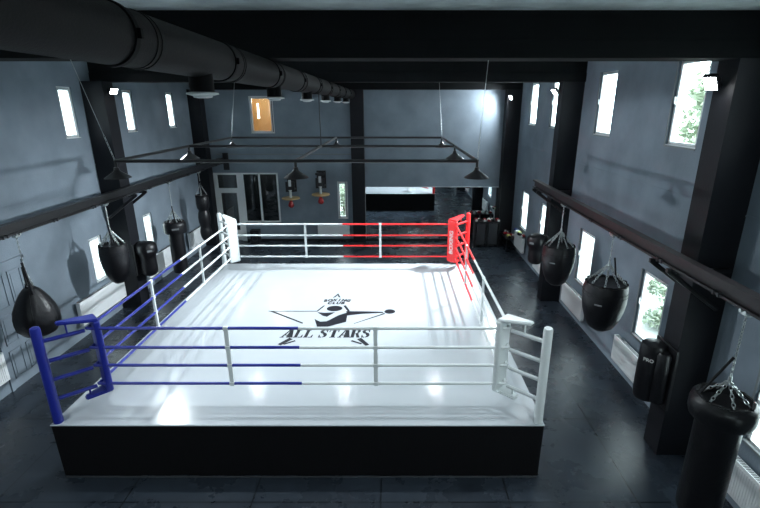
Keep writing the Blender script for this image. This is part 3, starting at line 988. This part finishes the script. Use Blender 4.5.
# wall mounted bags
def wall_head_bag(label, loc, s, zt, zb):
    """s = +1 on right column (bag towards -x)"""
    t = thing('wall_bag', label, 'wall bag', loc)
    cx = -s * .30
    MB().box(min(0, -s * .05), max(0, -s * .05), -.22, .22, zb + .05, zt - .05, .01).build('back_board', 'black_metal', t)
    MB().box(min(-s * .05, -s * .2), max(-s * .05, -s * .2), -.06, .06, zb + .25, zt - .25).build('mount_arm', 'black_metal', t)
    H_ = zt - zb
    b = MB().lathe([(0, zt), (.14, zt - .01), (.22, zt - .05), (.28, zt - .12), (.29, zt - .24), (.275, zt - .35), (.235, zt - .42), (.22, zt - .5), (.225, zb + .22), (.215, zb + .1), (.15, zb + .02), (0, zb)], (cx, 0, 0), 30).build('bag_body', 'leather', t, True)
    an = math.atan2(-loc[1], -(loc[0] + cx)) + (.25 if s < 0 else -.5)
    mx = Matrix.Translation((cx, 0, 0)) @ Matrix.Rotation(an, 4, 'Z') @ Matrix.Translation((.289, 0, zt - .25))
    MB().box(-.005, .005, -.07, .07, -.03, .03, .002, mx=mx).build('brand_label', 'trimgrey', b)
wall_head_bag('black mushroom shaped bag mounted on the middle left column', (CL, 13.1, 0), -1, 2.05, .98)
wall_head_bag('black mushroom shaped bag mounted on the middle right column', (CR, 13.4, 0), 1, 2.2, 1.25)
t = thing('wall_bag', 'black cylindrical bag pad mounted on the right foreground column', 'wall bag', (CR, 6.91, 0))
MB().box(-.05, 0, -.30, .30, .95, 2.08, .01).build('back_board', 'black_metal', t)
b = MB().lathe([(0, 2.07), (.15, 2.065), (.185, 2.04), (.20, 1.97), (.205, 1.90), (.205, 1.08), (.185, 1.01), (0, .99)], (-.215, .06, 0), 32).build('bag_body', 'leather', t, True)
for yy in (.20,):
    MB().lathe([(0, 1.98), (.10, 1.97), (.125, 1.93), (.125, 1.07), (.10, 1.03), (0, 1.02)], (-.135, -.13, 0), 20).build('side_bolster', 'leather', t, True)
mx = Matrix.Translation((-.215 - .207 * math.cos(.80), .06 - .207 * math.sin(.80), 1.80)) @ Matrix.Rotation(-PI / 2 + .80, 4, 'Z') @ Matrix.Rotation(PI / 2, 4, 'X')
text_obj('bag_lettering', 'PRO', .085, 'glove_white', b, mx, offset=.002)

# ------------------------------------------------------------------ radiators
def radiator(label, loc, L, H_, face, grp):
    """local: length along +y, face = outward dir (-1 => faces -x)"""
    t = thing('radiator', label, 'radiator', loc, 0, grp)
    D = .10 * face
    m = MB()
    a, b = sorted((0, D))
    m.box(a, b, 0, L, 0, H_, .006)
    body = m.build('panel', 'radiator', t)
    m = MB()
    yy = .05
    f0, f1 = sorted((D, D + .008 * face))
    while yy < L - .05:
        m.box(f0, f1, yy, yy + .022, .05, H_ - .05, .003, seg=1)
        yy += .045
    m.build('ribs', 'radiator', body)
    m = MB()
    yy = .04
    while yy < L - .04:
        m.box(a + .015, b - .015, yy, yy + .012, H_, H_ + .004)
        yy += .03
    m.build('top_grille', 'dark_gap', body)
    MB().box(min(0, -.06 * face), max(0, -.06 * face), .15, .20, H_ * .3, H_ * .6).box(min(0, -.06 * face), max(0, -.06 * face), L - .20, L - .15, H_ * .3, H_ * .6).build('wall_brackets', 'panel_grey', t)
    m = MB().tube([(D / 2, -.07, .05), (D / 2, 0, .05)], .015, 8); m.tube([(D / 2, -.05, .05), (D / 2 + .05 * face, -.05, .05)], .02, 10)
    m.build('valve', 'chain', t, True)
    return t
G = 'white panel radiators under the windows'
for ya, L, w_ in ((4.55, 1.13, 'behind the nearest tall collared bag'), (8.30, 1.15, 'behind the cylindrical pad on the foreground column'),
                  (11.32, 1.50, 'under the window between the two bowl bags'), (14.6, 1.2, 'below the mushroom shaped bag'), (17.30, 1.20, 'with gloves on top near the far right column')):
    radiator('white radiator on the right wall ' + w_, (5.14, ya, .31), L, .60, -1, G)
for ya, L, w_ in ((7.25, 1.17, 'at the left edge, beyond the panelled door'), (10.85, 2.05, 'between teardrop bag and column'), (14.3, 2.1, 'behind the far collared bag'), (17.6, 1.7, 'at the far left column')):
    radiator('long white radiator on the left wall ' + w_, (-8.12, ya, .40), L, .64, 1, G)
t = radiator('short wide radiator on the end wall under the slim green window', (-1.95, YF - .06, .25), 1.42, .50, -1, G)
t.rotation_euler = (0, 0, PI / 2)

# ------------------------------------------------------------------ speed bag platforms
def speed(loc, label):
    t = thing('speed_bag_platform', label, 'speed bag', loc, 0, 'speed bag platforms on the end wall')
    # root at the wall, disc centre 0.5 m out
    MB().box(-.20, .20, -.04, 0, .22, .98, .006).build('wall_plate', 'black_metal', t)
    m = MB()
    for s_ in (-1, 1): m.box(s_ * .15 - .02, s_ * .15 + .02, -.46, -.04, .34, .39)
    m.box(-.19, .19, -.46, -.40, .28, .72, .01); m.box(-.17, -.13, -.44, -.02, .86, .91); m.box(.13, .17, -.44, -.02, .86, .91); m.box(-.19, .19, -.46, -.42, .84, .93)
    m.build('support_arms', 'black_metal', t)
    MB().box(-.055, .055, -.49, -.46, .52, .80, .01).build('height_scale', 'white_metal', t)
    MB().lathe([(.05, .02), (.05, .30), (.075, .34), (.075, .36), (0, .36)], (0, -.44, 0), 18).build('drum_post', 'white_metal', t, True)
    d = MB().lathe([(0, -.02), (.37, -.02), (.385, -.01), (.385, .03), (.37, .04), (0, .04)], (0, -.44, 0), 40).build('round_board', 'wood', t, True)
    MB().lathe([(0, -.02), (.03, -.03), (.03, -.06), (0, -.07)], (0, -.44, 0), 12).build('swivel', 'chain', d, True)
    MB().lathe([(0, -.06), (.03, -.07), (.055, -.12), (.10, -.20), (.125, -.28), (.12, -.34), (.07, -.40), (0, -.42)], (0, -.44, 0), 24).build('speed_ball', 'redball', t, True)['label'] = 'small red pear shaped ball'
speed((-4.42, YF, 2.03), 'round wooden speed bag board with red ball, left one, under a pendant lamp')
speed((-3.12, YF, 2.19), 'round wooden speed bag board with red ball nearer the slim green window')

# ------------------------------------------------------------------ gloves, rack, speaker
def glove_mesh(main, cuff):
    t = thing('boxing_glove', '', 'boxing glove')
    bm = MB()
    def blob(c, s_, mx=None):
        r = bmesh.ops.create_uvsphere(bm.bm, u_segments=14, v_segments=10, radius=1)
        for v in r['verts']: v.co = Vector((v.co.x * s_[0] + c[0], v.co.y * s_[1] + c[1], v.co.z * s_[2] + c[2]))
    blob((0, .06, .07), (.075, .085, .065)); blob((0, .0, .06), (.06, .09, .055)); blob((.075, .02, .065), (.028, .055, .03))
    bm.build('glove_body', main, t, True)
    MB().tube([(0, -.07, .055), (0, -.16, .05)], [.045, .055], 14).build('cuff', cuff, t, True)
    return t
rack = thing('glove_rack', 'low black rack in front of the mirror holding boxing gloves', 'rack', (4.06, 19.42, 0))
MB().box(-.55, .55, -.20, .22, 1.06, 1.10).build('top_shelf', 'black_metal', rack)
MB().box(-.55, .55, -.20, .22, .06, .10).build('bottom_shelf', 'black_metal', rack)
for x_ in (-.55, -.03, .49):
    MB().box(x_, x_ + .06, -.20, .22, 0, 1.06).build('side_panel', 'black_metal', rack)
for x_ in (-.49, .03):
    MB().box(x_ + .04, x_ + .42, -.12, -.10, .10, 1.02, .004).build('front_panel', 'panel_grey', rack)
MB().box(-.55, .55, -.20, -.18, 1.10, 1.13).build('shelf_lip', 'black_metal', rack)
protos = {}
gl_cols = {'dark red': ('glove_red', 'glove_white'), 'white': ('glove_white', 'glove_red'), 'black': ('glove_black', 'glove_white'), 'yellow green': ('glove_yellow', 'glove_black'), 'dark blue': ('glove_blue', 'glove_white')}
def glove(cn, loc, rz, label, group=None):
    if cn not in protos:
        g = glove_mesh(*gl_cols[cn]); protos[cn] = g
        g.location = loc; g.rotation_euler = (0, 0, rz)
        g['label'] = label
        if group: g['group'] = group
        return g
    return dup(protos[cn], loc, rz, label, group)
GR = 'boxing gloves on the rack'
seq = ['dark red', 'black', 'dark red', 'white', 'black', 'dark red']
ordn = ['first', 'second', 'third', 'fourth', 'fifth', 'sixth', 'seventh', 'eighth', 'ninth', 'tenth', 'eleventh', 'twelfth']
for i, cn in enumerate(seq):
    glove(cn, (3.58 + i * .185, 19.43 + .02 * math.sin(i * 2.3), 1.10), .2 * math.sin(i * 1.7) + PI * (i % 3 == 1), f'{cn} boxing glove on the rack by the mirror, {ordn[i]} from the left', GR)
GR2 = 'boxing gloves on the far right radiator'
for i, (cn, yy) in enumerate((('dark blue', 18.38), ('white', 18.16), ('yellow green', 17.93), ('black', 17.72), ('dark red', 17.46))):
    glove(cn, (5.08, yy, .915), .4 - .3 * i + PI / 2 * (i % 2), f'{cn} boxing glove on the far right radiator under the window', GR2)
# low dark bench with gloves at the foot of the far right column
t = thing('gear_bench', 'low black bench with gear against the far right column', 'bench', (4.95, 19.10, 0))
MB().box(-.22, .22, -.55, .55, .50, .56, .01).build('bench_top', 'black_metal', t)
for sx_ in (-1, 1):
    for sy_ in (-1, 1): MB().box(sx_ * .19 - .02, sx_ * .19 + .02, sy_ * .5 - .02, sy_ * .5 + .02, 0, .50).build('leg', 'black_metal', t)
MB().box(-.20, .20, -.52, .52, .18, .21).build('bench_shelf', 'black_metal', t)
for i, (cn, dy, dx) in enumerate((('yellow green', -.35, -.08), ('dark red', -.1, .06), ('dark red', .16, -.08), ('black', .4, .05))):
    glove(cn, (4.95 + dx, 19.10 + dy, .56), 1.2 * i, f'{cn} boxing glove on the low bench by the far right column, {["nearest","second nearest","third nearest","farthest"][i]}', 'boxing gloves on the low bench')
t = thing('loudspeaker', 'small black loudspeaker on the floor beside the glazed door', 'loudspeaker', (-6.15, 19.95, 0))
MB().box(-.19, .19, -.16, .16, 0, .58, .012).build('cabinet', 'black_metal', t)
MB().lathe([(.13, 0), (.12, .012), (.05, -.02), (0, -.01)], (0, 0, 0), 24, mx=Matrix.Translation((0, -.162, .20)) @ Matrix.Rotation(PI / 2, 4, 'X')).build('woofer', 'panel_grey', t, True)
MB().lathe([(.06, 0), (.05, .01), (0, .0)], (0, 0, 0), 20, mx=Matrix.Translation((0, -.162, .45)) @ Matrix.Rotation(PI / 2, 4, 'X')).build('tweeter', 'panel_grey', t, True)

# ------------------------------------------------------------------ trees outside
def tree(loc, h, r, seed, label, n=5200, grp=None, leaf=.16):
    rnd = random.Random(seed)
    t = thing('tree', label, 'tree', loc, 0, grp)
    m = MB().tube([(0, 0, 0), (.1, .05, h * .3), (0, 0, h * .75)], [r * .10, r * .07, r * .02], 8)
    for k in range(6):
        a = k * 1.05
        m.tube([(0, 0, h * (.25 + .07 * k)), (r * .6 * math.cos(a), r * .6 * math.sin(a), h * (.42 + .07 * k))], [r * .04, r * .01], 6)
    m.build('trunk', 'bark', t, True)
    m = MB()
    cl = []
    for k in range(26):
        a = rnd.uniform(0, 2 * PI); rr = r * math.sqrt(rnd.random()) * .8; zz = rnd.uniform(.1, .93) * h
        cl.append((rr * math.cos(a), rr * math.sin(a), zz, r * rnd.uniform(.3, .5)))
    for k in range(n):
        c = cl[rnd.randrange(len(cl))]
        d = Vector((rnd.gauss(0, 1), rnd.gauss(0, 1), rnd.gauss(0, 1))).normalized() * c[3] * rnd.uniform(.55, 1.0)
        p = Vector(c[:3]) + d
        u = Vector((rnd.gauss(0, 1), rnd.gauss(0, 1), rnd.gauss(0, .6))).normalized() * leaf
        v = u.cross(Vector((rnd.gauss(0, 1), rnd.gauss(0, 1), rnd.gauss(0, 1)))).normalized() * leaf * .6
        m.bm.faces.new([m.bm.verts.new(p + q_) for q_ in (-u, v * .8, u, -v * .8)])
    m.build('crown', 'leaf', t)
tree((12.2, 14.4, -.3), 10.5, 2.4, 1, 'pale green tree outside the right foreground windows', 6000, leaf=.2)
tree((14.2, 19.6, -.3), 10.0, 2.0, 2, 'paler loose tree farther along outside the right windows', 5000, leaf=.2)
tree((8.0, 12.1, -.3), 2.0, .75, 5, 'low pale shrub outside the lower right foreground window', 2600, leaf=.07)
tree((-2.75, 24.6, -.3), 2.4, .8, 3, 'leafy shrub outside the slim end wall window', 1500, leaf=.09)
